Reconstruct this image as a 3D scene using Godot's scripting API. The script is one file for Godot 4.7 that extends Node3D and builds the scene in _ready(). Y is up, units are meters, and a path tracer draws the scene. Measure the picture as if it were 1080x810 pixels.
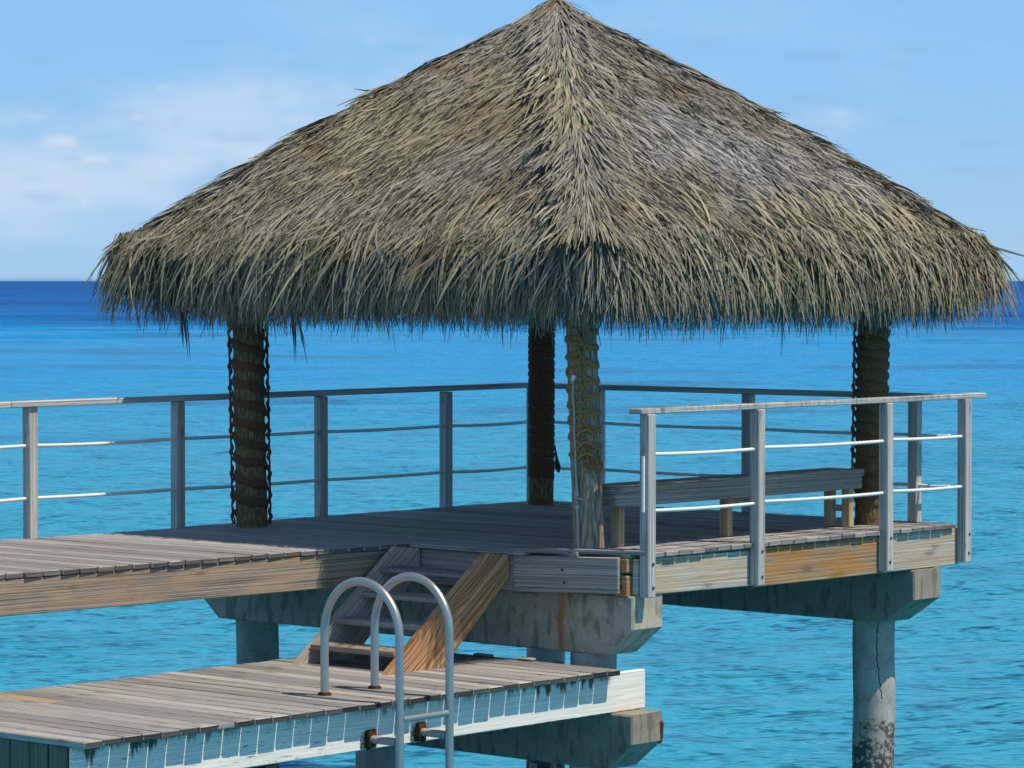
extends Node3D
# World: deck top is y = 0, sea level y = SEA. +X runs along the walkway towards the shelter, +Z towards the front-right edge.

const SEA := -2.5
const EAVE := 2.40
var rng := RandomNumberGenerator.new()
var names := {}
var M := {}


# ---------------------------------------------------------------- mesh collector
class MB:
	var v := PackedVector3Array()
	var n := PackedVector3Array()
	var uv := PackedVector2Array()
	var c := PackedColorArray()
	var i := PackedInt32Array()
	var tint := Color.WHITE
	var end_tint := Color.WHITE

	func vert(p: Vector3, nn: Vector3, t: Vector2) -> int:
		v.append(p); n.append(nn); uv.append(t); c.append(tint)
		return v.size() - 1

	func face(a: int, b: int, d: int) -> void:
		# front faces run clockwise: flip where the winding disagrees with the normals
		if (v[b] - v[a]).cross(v[d] - v[a]).dot(n[a] + n[b] + n[d]) > 0.0:
			i.append(a); i.append(d); i.append(b)
		else:
			i.append(a); i.append(b); i.append(d)

	func quad(a: Vector3, b: Vector3, cc: Vector3, d: Vector3, nn: Vector3, ta := Vector2.ZERO, tb := Vector2.ZERO, tc := Vector2.ZERO, td := Vector2.ZERO) -> void:
		var k := v.size()
		vert(a, nn, ta); vert(b, nn, tb); vert(cc, nn, tc); vert(d, nn, td)
		face(k, k + 1, k + 2); face(k, k + 2, k + 3)

	# a box whose long axis is local x, edges chamfered, texture coordinates in metres
	func cbox(size: Vector3, bev: float, at := Vector3.ZERO, uo := Vector2.ZERO, turn := Basis.IDENTITY) -> void:
		var hs := size * 0.5
		var inner := hs - Vector3.ONE * bev
		var corner := {}
		for sx in [-1, 1]:
			for sy in [-1, 1]:
				for sz in [-1, 1]:
					var s := Vector3(sx, sy, sz)
					for ax in 3:
						var p := inner * s
						p[ax] = hs[ax] * s[ax]
						var nn := Vector3.ZERO
						nn[ax] = s[ax]
						var t := Vector2(p.x + hs.x, hs.y - p.y)
						if ax == 1:
							t = Vector2(p.x + hs.x, p.z + hs.z + size.y)
						elif ax == 0:
							t = Vector2(p.z + hs.z, hs.y - p.y)
						corner[[sx, sy, sz, ax]] = [at + turn * p, turn * nn, t + uo]
		for ax in 3:
			for s in [-1, 1]:
				var q := []
				for w in [[-1, -1], [1, -1], [1, 1], [-1, 1]]:
					var key := [0, 0, 0, ax]
					key[ax] = s
					key[(ax + 1) % 3] = w[0]
					key[(ax + 2) % 3] = w[1]
					q.append(corner[key])
				tint = end_tint if ax == 0 else Color.WHITE
				quad(q[0][0], q[1][0], q[2][0], q[3][0], q[0][1], q[0][2], q[1][2], q[2][2], q[3][2])
		tint = Color.WHITE
		if bev <= 0.0:
			return
		for ax in 3:   # edges parallel to ax
			var b1 := (ax + 1) % 3
			var b2 := (ax + 2) % 3
			for s1 in [-1, 1]:
				for s2 in [-1, 1]:
					var q := []
					for w in [[-1, b1], [1, b1], [1, b2], [-1, b2]]:
						var key := [0, 0, 0, w[1]]
						key[ax] = w[0]
						key[b1] = s1
						key[b2] = s2
						q.append(corner[key])
					var nn: Vector3 = (q[0][1] + q[2][1]).normalized()
					quad(q[0][0], q[1][0], q[2][0], q[3][0], nn, q[0][2], q[1][2], q[1][2], q[0][2])
		for sx in [-1, 1]:
			for sy in [-1, 1]:
				for sz in [-1, 1]:
					var nn: Vector3 = turn * Vector3(sx, sy, sz).normalized()
					var k := v.size()
					for ax in 3:
						var e: Array = corner[[sx, sy, sz, ax]]
						vert(e[0], nn, e[2])
					face(k, k + 1, k + 2)

	# a tube along points; radius may vary; flat < 1 squeezes it across `up`
	func tube(pts: PackedVector3Array, rad: Array, sides := 8, caps := true, uscale := 1.0, lobes := 0, twist := 0.0) -> void:
		var m := pts.size()
		var side := Vector3.ZERO
		var first := v.size()
		var run := 0.0
		for k in m:
			var d: Vector3 = (pts[mini(k + 1, m - 1)] - pts[maxi(k - 1, 0)]).normalized()
			if side == Vector3.ZERO:
				side = d.cross(Vector3.UP if absf(d.y) < 0.9 else Vector3.RIGHT).normalized()
			side = (side - d * side.dot(d)).normalized()
			var up := side.cross(d)
			var r: float = rad[mini(k, rad.size() - 1)]
			if k > 0:
				run += pts[k].distance_to(pts[k - 1])
			for s in sides + 1:
				var a := TAU * s / sides
				var rr := r
				if lobes > 0:
					rr = r * (0.80 + 0.20 * absf(cos((a * lobes + run * twist) * 0.5)))
				var o := side * cos(a) + up * sin(a)
				vert(pts[k] + o * rr, o, Vector2(run * uscale, float(s) / sides * TAU * r))
		for k in m - 1:
			for s in sides:
				var a := first + k * (sides + 1) + s
				face(a, a + 1, a + sides + 2)
				face(a, a + sides + 2, a + sides + 1)
		if caps:
			for e in [0, m - 1]:
				var d: Vector3 = (pts[1] - pts[0]).normalized() * -1.0 if e == 0 else (pts[m - 1] - pts[m - 2]).normalized()
				var k0 := v.size()
				for s in sides:
					vert(v[first + e * (sides + 1) + s], d, Vector2.ZERO)
				for s in range(1, sides - 1):
					face(k0, k0 + s, k0 + s + 1)

	# polygon in the local xy plane, extruded along z from z0 to z1
	func prism(poly: PackedVector2Array, z0: float, z1: float, uo := Vector2.ZERO) -> void:
		var idx := Geometry2D.triangulate_polygon(poly)
		for z in [z0, z1]:
			var nn := Vector3(0, 0, -1 if z == z0 else 1)
			var k := v.size()
			for p in poly:
				vert(Vector3(p.x, p.y, z), nn, Vector2(p.x, -p.y) + uo)
			for t in range(0, idx.size(), 3):
				face(k + idx[t], k + idx[t + 1], k + idx[t + 2])
		var mid := Vector2.ZERO
		for p in poly:
			mid += p / poly.size()
		for a in poly.size():
			var p := poly[a]
			var q := poly[(a + 1) % poly.size()]
			var e := (q - p).normalized()
			var nn := Vector3(e.y, -e.x, 0)
			if nn.dot(Vector3((p + q).x * 0.5 - mid.x, (p + q).y * 0.5 - mid.y, 0)) < 0:
				nn = -nn
			var len := p.distance_to(q)
			quad(Vector3(p.x, p.y, z0), Vector3(q.x, q.y, z0), Vector3(q.x, q.y, z1), Vector3(p.x, p.y, z1), nn, uo, uo + Vector2(len, 0), uo + Vector2(len, z1 - z0), uo + Vector2(0, z1 - z0))

	func mesh() -> ArrayMesh:
		var a := []
		a.resize(Mesh.ARRAY_MAX)
		a[Mesh.ARRAY_VERTEX] = v
		a[Mesh.ARRAY_NORMAL] = n
		a[Mesh.ARRAY_TEX_UV] = uv
		a[Mesh.ARRAY_COLOR] = c
		a[Mesh.ARRAY_INDEX] = i
		var m := ArrayMesh.new()
		m.add_surface_from_arrays(Mesh.PRIMITIVE_TRIANGLES, a)
		return m


# ---------------------------------------------------------------- scene helpers
func thing(called: String, label: String, category: String, group := "", at := Vector3.ZERO) -> Node3D:
	var o := Node3D.new()
	names[called] = names.get(called, 0) + 1
	o.name = called if names[called] == 1 else "%s_%03d" % [called, names[called] - 1]
	o.position = at
	o.set_meta("label", label)
	o.set_meta("category", category)
	if group:
		o.set_meta("group", group)
	add_child(o)
	return o


func part(called: String, m: Mesh, mat: Material, parent: Node3D, at := Vector3.ZERO, turn := Basis.IDENTITY) -> MeshInstance3D:
	var o := MeshInstance3D.new()
	o.name = called
	o.mesh = m
	o.material_override = mat
	o.transform = Transform3D(turn, at)
	parent.add_child(o, true)
	return o


func box(called: String, size: Vector3, mat: Material, parent: Node3D, at: Vector3, turn := Basis.IDENTITY, bev := 0.006) -> MeshInstance3D:
	var b := MB.new()
	b.cbox(size, bev, Vector3.ZERO, Vector2(rng.randf() * 0.3, rng.randf() * 0.25))
	return part(called, b.mesh(), mat, parent, at, turn)


# a board between two points (local x along it), `up` its height direction
func board(called: String, a: Vector3, b: Vector3, high: float, thick: float, mat: Material, parent: Node3D, bev := 0.006) -> MeshInstance3D:
	var x := (b - a).normalized()
	var z := x.cross(Vector3.UP).normalized()
	return box(called, Vector3(a.distance_to(b), high, thick), mat, parent, (a + b) * 0.5, Basis(x, z.cross(x), z), bev)


func lin(r: float, g: float, b: float) -> Color:
	return Color(r, g, b).linear_to_srgb()


func noise(seed_: int, freq: float, oct := 3) -> FastNoiseLite:
	var f := FastNoiseLite.new()
	f.seed = seed_
	f.noise_type = FastNoiseLite.TYPE_SIMPLEX_SMOOTH
	f.frequency = freq
	f.fractal_octaves = oct
	return f


# ---------------------------------------------------------------- materials
# Weathered wood: 4.8 m along the grain by 0.6 m across. Colours are linear albedos.
func wood(seed_: int, dark: Color, light: Color, warm: Color, rings: float, warm_amount: float, crack := 0.5, w := 1024, h := 256, span := 0.15, fine := 520.0, warp := 0.018) -> StandardMaterial3D:
	var im := Image.create(w, h, false, Image.FORMAT_RGB8)
	var hm := Image.create(w, h, false, Image.FORMAT_R8)
	var big := noise(seed_, 1.0, 2)
	var fib := noise(seed_ + 1, 1.0, 3)
	var blot := noise(seed_ + 2, 1.0, 3)
	var knots := []
	var r := RandomNumberGenerator.new()
	r.seed = seed_
	for k in 9:
		knots.append(Vector3(r.randf() * 4.8, r.randf() * 0.6, r.randf_range(0.012, 0.028)))
	for px in w:
		var x := px * 4.8 / w
		for py in h:
			var y := py * 0.6 / h
			var yy := y + warp * big.get_noise_2d(x * 0.9, y * 3.0)
			var kd := 0.0
			for k: Vector3 in knots:
				var dx := (x - k.x) * 0.35
				var dy := y - k.y
				var q := dx * dx + dy * dy
				if q < 0.012:
					kd += exp(-q / (k.z * k.z))
					yy += k.z * 1.4 * signf(dy) * exp(-q / (k.z * k.z * 5.0))
			var arch := absf(fmod(yy, span) - span * 0.5)
			var ring := sin((arch + 0.035 * big.get_noise_2d(x * 0.5 + 9.0, floorf(yy / span) * 7.0)) * fine)
			var f := fib.get_noise_2d(x * 1.1, y * 260.0)
			var f2 := fib.get_noise_2d(x * 0.45 + 50.0, y * 70.0)
			var t := 0.5 + 0.24 * rings * ring + 0.32 * f + 0.8 * f2 - 0.6 * minf(kd, 1.0)
			var b := clampf(0.5 + 1.3 * blot.get_noise_2d(x * 1.6, y * 7.0), 0.0, 1.0) * warm_amount
			var c := dark.lerp(light, clampf(t, 0.0, 1.0))
			c = c.lerp(warm * (0.75 + 0.5 * clampf(t, 0.0, 1.0)), b)
			var cr := blot.get_noise_2d(x * 3.0 + 31.0, y * 160.0)
			if cr > 0.42:
				c = c.lerp(Color(0.05, 0.045, 0.045), minf(1.0, (cr - 0.42) * 7.0) * crack)
				t -= 0.4
			c.a = 1.0
			im.set_pixel(px, py, c.linear_to_srgb())
			hm.set_pixel(px, py, Color(clampf(t, 0.0, 1.0), 0, 0))
	var m := StandardMaterial3D.new()
	m.albedo_texture = ImageTexture.create_from_image(im)
	m.heightmap_enabled = true
	m.heightmap_texture = ImageTexture.create_from_image(hm)
	m.heightmap_scale = 0.05
	m.roughness = 0.85
	m.metallic_specular = 0.3
	m.uv1_scale = Vector3(1.0 / 4.8, 1.0 / 0.6, 1)
	return m


func shade_of(m: StandardMaterial3D, k: Color) -> StandardMaterial3D:   # another board of the same timber, a touch paler or browner
	var o: StandardMaterial3D = m.duplicate()
	o.albedo_color = k.linear_to_srgb()
	return o


func plain(c: Color, rough := 0.8, metal := 0.0) -> StandardMaterial3D:
	var m := StandardMaterial3D.new()
	m.albedo_color = c.linear_to_srgb()
	m.roughness = rough
	m.metallic = metal
	return m


func grainy(a: Color, b: Color, freq: float, scale: float, rough := 0.9, bump := 0.3, seed_ := 5) -> StandardMaterial3D:
	var t := NoiseTexture2D.new()
	t.width = 512
	t.height = 512
	t.seamless = true
	t.noise = noise(seed_, freq, 5)
	var g := Gradient.new()
	g.set_color(0, a.linear_to_srgb())
	g.set_color(1, b.linear_to_srgb())
	g.set_offset(0, 0.25)
	g.set_offset(1, 0.75)
	t.color_ramp = g
	var h := NoiseTexture2D.new()
	h.width = 512
	h.height = 512
	h.seamless = true
	h.noise = noise(seed_ + 1, freq * 2.0, 4)
	var m := StandardMaterial3D.new()
	m.albedo_texture = t
	m.heightmap_enabled = true
	m.heightmap_texture = h
	m.heightmap_scale = bump
	m.roughness = rough
	m.metallic_specular = 0.3
	m.uv1_triplanar = true
	m.uv1_scale = Vector3.ONE * scale
	return m


func smooth_rise(a: float, b: float, x: float) -> float:
	return smoothstep(a, b, x)


# pale fascia of the landing with mildew that hangs in streaks from its top edge; 5.41 m by 0.29 m
func mildew_fascia() -> StandardMaterial3D:
	var w := 2048
	var h := 112
	var im := Image.create(w, h, false, Image.FORMAT_RGB8)
	var fib := noise(71, 1.0, 3)
	var mo := noise(72, 1.0, 4)
	for px in w:
		var x := px * 5.41 / w
		# strength of the growth along the board, heavy near both ends
		var heavy := clampf(0.42 + 0.8 * mo.get_noise_2d(x * 0.8, 3.0), 0.05, 1.0)
		if x < 1.4 or (x > 3.9 and x < 5.02):
			heavy = minf(1.0, heavy + 0.35)
		if x > 5.03:
			heavy = 0.0
		var reach := 0.035 + 0.13 * heavy * maxf(0.0, mo.get_noise_2d(x * 11.0, 9.0) + 0.25)
		for py in h:
			var y := py * 0.29 / h
			var f := fib.get_noise_2d(x * 1.1, y * 200.0)
			var f2 := fib.get_noise_2d(x * 1.7 + 40.0, y * 40.0)
			var c := Color(0.56, 0.535, 0.48).lerp(Color(0.86, 0.82, 0.74), clampf(0.55 + 0.5 * f + 0.5 * f2, 0, 1))
			var g := mo.get_noise_2d(x * 30.0, y * 9.0) * 0.5 + mo.get_noise_2d(x * 90.0, y * 60.0) * 0.5
			var k := clampf((reach - y) / 0.04 + g * 1.6 - 0.25, 0.0, 1.0) * heavy
			if x < 5.03:
				c = c.lerp(Color(0.035, 0.045, 0.045), k * 0.93)
			var sm := mo.get_noise_2d(x * 5.0 + 70.0, y * 60.0)   # isolated dark smears along the grain
			if sm > 0.45 and x < 2.2:
				c = c.lerp(Color(0.04, 0.05, 0.05), clampf((sm - 0.45) * 8.0, 0, 0.9))
			for bx in [2.56, 3.04]:     # rust that has bled from the ladder brackets
				var q := Vector2((x - bx + 0.02) / 0.085, (y - 0.225) / 0.075).length() + 0.7 * mo.get_noise_2d(x * 40.0, y * 40.0)
				if q < 1.0:
					c = c.lerp(Color(0.24, 0.09, 0.03).lerp(Color(0.05, 0.03, 0.025), clampf(1.1 - 2.0 * q, 0, 1)), clampf((1.0 - q) * 3.0, 0.0, 0.95))
			im.set_pixel(px, py, c.linear_to_srgb())
	var m := StandardMaterial3D.new()
	m.albedo_texture = ImageTexture.create_from_image(im)
	m.roughness = 0.85
	m.metallic_specular = 0.3
	m.uv1_scale = Vector3(1.0 / 5.41, 1.0 / 0.29, 1)
	return m


# concrete of a cap beam: 4.8 m along, 0.5 m high, with rust that has run from a bolt at `rust` metres
func cap_concrete(seed_: int, rust: float, base: Color) -> StandardMaterial3D:
	var w := 1024
	var h := 128
	var im := Image.create(w, h, false, Image.FORMAT_RGB8)
	var a := noise(seed_, 1.0, 4)
	for px in w:
		var x := px * 4.8 / w
		for py in h:
			var y := py * 0.5 / h
			var t := 0.5 + 0.45 * a.get_noise_2d(x * 2.2, y * 5.0) + 0.35 * a.get_noise_2d(x * 26.0, y * 26.0)
			var c := (base * 0.72).lerp(base * 1.2, clampf(t, 0, 1))
			var run := a.get_noise_2d(x * 9.0, y * 2.6)     # dirty runs down the face
			c = c.lerp(Color(0.09, 0.085, 0.07), clampf((run - 0.05) * 1.5, 0.0, 0.5))
			if rust > 0.0:
				var d := absf(x - rust - 0.012 * a.get_noise_2d(3.0, y * 12.0))
				var k := clampf(1.15 - d / (0.045 + 0.02 * a.get_noise_2d(1.0, y * 16.0)), 0.0, 1.0) * clampf(0.75 + 0.9 * a.get_noise_2d(x * 60.0, y * 14.0), 0.0, 1.0)
				c = c.lerp(Color(0.42, 0.15, 0.035), k * 0.95)
				var d2 := absf(x - rust - 0.10)
				c = c.lerp(Color(0.24, 0.17, 0.08), clampf(1.0 - d2 / 0.09, 0.0, 1.0) * clampf(0.5 + a.get_noise_2d(x * 40.0, y * 8.0), 0.0, 1.0) * 0.6)
			c.a = 1.0
			im.set_pixel(px, py, c.linear_to_srgb())
	var m := StandardMaterial3D.new()
	m.albedo_texture = ImageTexture.create_from_image(im)
	m.roughness = 0.92
	m.metallic_specular = 0.25
	m.uv1_scale = Vector3(1.0 / 4.8, 1.0 / 0.5, 1)
	return m


# concrete of a pile: u round it, v downwards 2.4 m; barnacle and weed belt with a ragged upper edge
func pile_concrete(seed_: int, crack := false) -> StandardMaterial3D:
	var w := 256
	var h := 512
	var im := Image.create(w, h, false, Image.FORMAT_RGB8)
	var a := noise(seed_, 1.0, 4)
	for px in w:
		var u := float(px) / w * TAU
		var p := Vector2(cos(u), sin(u))
		for py in h:
			var y := py * 2.4 / h
			var q := Vector3(p.x * 0.17, y, p.y * 0.17)
			var t := 0.5 + 0.5 * a.get_noise_3dv(q * 4.0) + 0.35 * a.get_noise_3dv(q * 30.0)
			var c := Color(0.22, 0.21, 0.175).lerp(Color(0.46, 0.45, 0.42), clampf(t, 0, 1))
			var edge := y - 0.85 + 0.30 * a.get_noise_3dv(q * 5.0) + 0.18 * a.get_noise_3dv(q * 22.0)
			c = c.lerp(Color(0.04, 0.045, 0.035), clampf(edge * 7.0, 0.0, 0.88))
			var pale := a.get_noise_3dv(q * 16.0 + Vector3(20, 0, 0))
			if edge > 0.0 and pale > 0.05:
				c = c.lerp(Color(0.38, 0.36, 0.31), clampf((pale - 0.05) * 5.0, 0.0, 0.8))
			if crack:
				var cu := 0.357 + 0.024 * sin(y * 5.5 + 0.6) + 0.012 * a.get_noise_2d(y * 14.0, 4.0)
				if y < 0.62 and absf(float(px) / w - cu) < 0.0035:
					c = Color(0.03, 0.028, 0.022)
			c.a = 1.0
			im.set_pixel(px, py, c.linear_to_srgb())
	var m := StandardMaterial3D.new()
	m.albedo_texture = ImageTexture.create_from_image(im)
	m.roughness = 0.92
	m.metallic_specular = 0.25
	return m


# ---------------------------------------------------------------- sky
func make_sky() -> PanoramaSkyMaterial:
	var w := 4096
	var h := 2048
	var im := Image.create(w, h, false, Image.FORMAT_RGBF)
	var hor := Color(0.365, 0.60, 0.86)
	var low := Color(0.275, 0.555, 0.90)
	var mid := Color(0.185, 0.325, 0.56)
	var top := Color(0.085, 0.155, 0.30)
	im.fill_rect(Rect2i(0, h / 2, w, h / 2), Color(0.06, 0.22, 0.34))
	var a := noise(411, 1.0, 5)
	var wisp := noise(412, 1.0, 4)
	for py in h / 2:
		var el := 90.0 - (py + 0.5) * 180.0 / h
		var c := hor.lerp(low, smoothstep(0.0, 4.6, el))
		c = c.lerp(mid, smoothstep(4.0, 32.0, el))
		c = c.lerp(top, smoothstep(25.0, 90.0, el))
		if el > 22.0:
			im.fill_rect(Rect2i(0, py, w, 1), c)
			continue
		var fade := smoothstep(22.0, 9.0, el)
		for px in w:
			var az := px * TAU / w + deg_to_rad(340.0)
			var p := Vector3(cos(az), 0, sin(az)) * 26.0
			# broad veils that come and go round the horizon, streaked along it
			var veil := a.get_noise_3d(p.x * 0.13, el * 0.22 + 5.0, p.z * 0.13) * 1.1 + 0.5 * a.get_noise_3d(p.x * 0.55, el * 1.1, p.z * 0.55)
			var band := exp(-pow((el - 2.1) / 1.7, 2.0)) + 0.6 * exp(-pow((el - 12.0) / 5.0, 2.0))  # second term: unseen higher cloud added all round to whiten the ambient light
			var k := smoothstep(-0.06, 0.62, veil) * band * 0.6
			# small bright tufts and thin grey streaks
			var tuft := wisp.get_noise_3d(p.x * 1.7, el * 4.2, p.z * 1.7)
			k = maxf(k, smoothstep(0.26, 0.55, tuft) * smoothstep(-0.1, 0.3, veil) * band * 0.8)
			var streak := wisp.get_noise_3d(p.x * 0.9 + 60.0, el * 9.0, p.z * 0.9)
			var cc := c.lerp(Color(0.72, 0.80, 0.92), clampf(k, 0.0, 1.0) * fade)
			cc = cc.lerp(Color(0.29, 0.46, 0.71), smoothstep(0.22, 0.5, streak) * 0.4 * fade * exp(-pow((el - 2.6) / 2.2, 2.0)))
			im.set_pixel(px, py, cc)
	var s := PanoramaSkyMaterial.new()
	s.panorama = ImageTexture.create_from_image(im)
	return s


# ---------------------------------------------------------------- main
func _ready() -> void:
	rng.seed = 20200224
	# camera: 1.95 m above the deck, about 27 m away
	var cam := Camera3D.new()
	cam.name = "camera"
	cam.fov = 2.0 * rad_to_deg(atan(405.0 / 3531.8))
	cam.near = 0.5
	cam.far = 90000.0
	add_child(cam)
	var fwd := Vector3(0.74916, 0, -0.66238)
	var pitch := atan(108.7 / 3531.8)
	cam.look_at_from_position(Vector3(-20.257, 1.95, 17.370), Vector3(-20.257, 1.95, 17.370) + fwd * cos(pitch) - Vector3.UP * sin(pitch))
	var env := Environment.new()
	env.background_mode = Environment.BG_SKY
	env.sky = Sky.new()
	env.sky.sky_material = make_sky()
	env.tonemap_mode = Environment.TONE_MAPPER_LINEAR
	env.tonemap_exposure = 1.0
	env.sdfgi_enabled = true
	env.ssao_enabled = true
	env.ssil_enabled = true
	var we := WorldEnvironment.new()
	we.name = "world_environment"
	we.environment = env
	add_child(we)
	var sun := DirectionalLight3D.new()
	sun.name = "sun"
	sun.light_energy = 1.6
	sun.light_color = Color(1.0, 0.955, 0.87)
	sun.light_angular_distance = 0.53
	sun.shadow_enabled = true
	add_child(sun)
	sun.look_at_from_position(Vector3.ZERO, -Vector3(0.15, 1.0, 0.53), Vector3.RIGHT)

	make_materials()
	make_sea()
	make_supports()
	make_upper_deck()
	make_landing()
	make_stairs()
	make_shelter()
	make_railings()
	make_bench()
	make_ladder()


func make_materials() -> void:
	M.deck = wood(1, Color(0.12, 0.115, 0.115), Color(0.43, 0.415, 0.41), Color(0.33, 0.29, 0.25), 0.25, 0.3, 0.8)
	M.deck.vertex_color_use_as_albedo = true      # weathered end grain
	M.deck2 = shade_of(M.deck, Color(0.74, 0.74, 0.76))
	M.deck3 = shade_of(M.deck, Color(1.22, 1.2, 1.17))
	M.deck_tan = wood(9, Color(0.22, 0.16, 0.10), Color(0.42, 0.31, 0.2), Color(0.36, 0.3, 0.24), 0.6, 0.4, 0.5, 512, 128)
	M.walk = wood(2, Color(0.09, 0.075, 0.062), Color(0.36, 0.315, 0.265), Color(0.37, 0.255, 0.155), 0.4, 0.6, 0.5)
	M.pale = wood(3, Color(0.25, 0.215, 0.17), Color(0.60, 0.555, 0.48), Color(0.46, 0.33, 0.19), 0.35, 0.55, 0.4, 768, 192)
	M.gold = wood(4, Color(0.17, 0.105, 0.06), Color(0.43, 0.33, 0.22), Color(0.42, 0.19, 0.055), 0.35, 0.8, 0.4, 768, 192)
	M.stringer = wood(5, Color(0.17, 0.072, 0.03), Color(0.60, 0.38, 0.215), Color(0.42, 0.19, 0.075), 0.85, 0.4, 0.25, 1024, 256, 0.6, 190.0, 0.085)
	M.stringer_grey = wood(14, Color(0.2, 0.18, 0.155), Color(0.58, 0.54, 0.48), Color(0.45, 0.36, 0.27), 0.4, 0.4, 0.5, 512, 128)
	M.rail = wood(6, Color(0.25, 0.245, 0.235), Color(0.57, 0.56, 0.54), Color(0.50, 0.44, 0.37), 0.2, 0.2, 0.5)
	M.bench = wood(7, Color(0.15, 0.135, 0.12), Color(0.42, 0.39, 0.35), Color(0.36, 0.28, 0.19), 0.5, 0.4, 0.6, 768, 192)
	M.leg = wood(8, Color(0.28, 0.2, 0.11), Color(0.55, 0.43, 0.27), Color(0.5, 0.36, 0.2), 0.4, 0.3, 0.2, 512, 128)
	M.beam = wood(10, Color(0.14, 0.125, 0.11), Color(0.48, 0.44, 0.39), Color(0.36, 0.27, 0.19), 0.4, 0.4, 0.5, 768, 192)
	M.end_board = wood(12, Color(0.06, 0.075, 0.055), Color(0.2, 0.22, 0.17), Color(0.13, 0.15, 0.09), 0.2, 0.6, 0.6, 512, 128)
	M.mildew = mildew_fascia()
	M.rope = plain(Color(0.70, 0.69, 0.66), 0.6)
	M.steel = plain(Color(0.42, 0.42, 0.41), 0.34, 0.75)
	M.steel_old = grainy(Color(0.30, 0.29, 0.27), Color(0.45, 0.44, 0.42), 0.02, 6.0, 0.6, 0.1, 31)
	M.rust = grainy(Color(0.05, 0.028, 0.018), Color(0.30, 0.11, 0.035), 0.03, 8.0, 0.95, 1.2, 41)
	M.bolt = plain(Color(0.045, 0.03, 0.025), 0.8)
	M.trunk = grainy(Color(0.18, 0.135, 0.09), Color(0.46, 0.37, 0.27), 0.012, 2.5, 0.9, 0.8, 51)
	M.trunk.uv1_scale = Vector3(7.0, 0.8, 7.0)
	M.trunk_brown = grainy(Color(0.10, 0.066, 0.036), Color(0.27, 0.185, 0.10), 0.02, 2.5, 0.9, 0.8, 55)
	M.trunk_brown.uv1_scale = Vector3(6.0, 0.9, 6.0)
	M.cord = grainy(Color(0.08, 0.048, 0.026), Color(0.25, 0.155, 0.075), 0.03, 6.0, 0.85, 0.4, 61)
	M.cord_dark = grainy(Color(0.075, 0.038, 0.024), Color(0.20, 0.105, 0.06), 0.03, 6.0, 0.9, 0.4, 65)
	M.cord_gold = grainy(Color(0.19, 0.095, 0.04), Color(0.54, 0.32, 0.14), 0.03, 6.0, 0.8, 0.4, 69)
	var th := StandardMaterial3D.new()
	th.vertex_color_use_as_albedo = true
	th.roughness = 0.75
	th.metallic_specular = 0.35
	M.thatch = th


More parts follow.
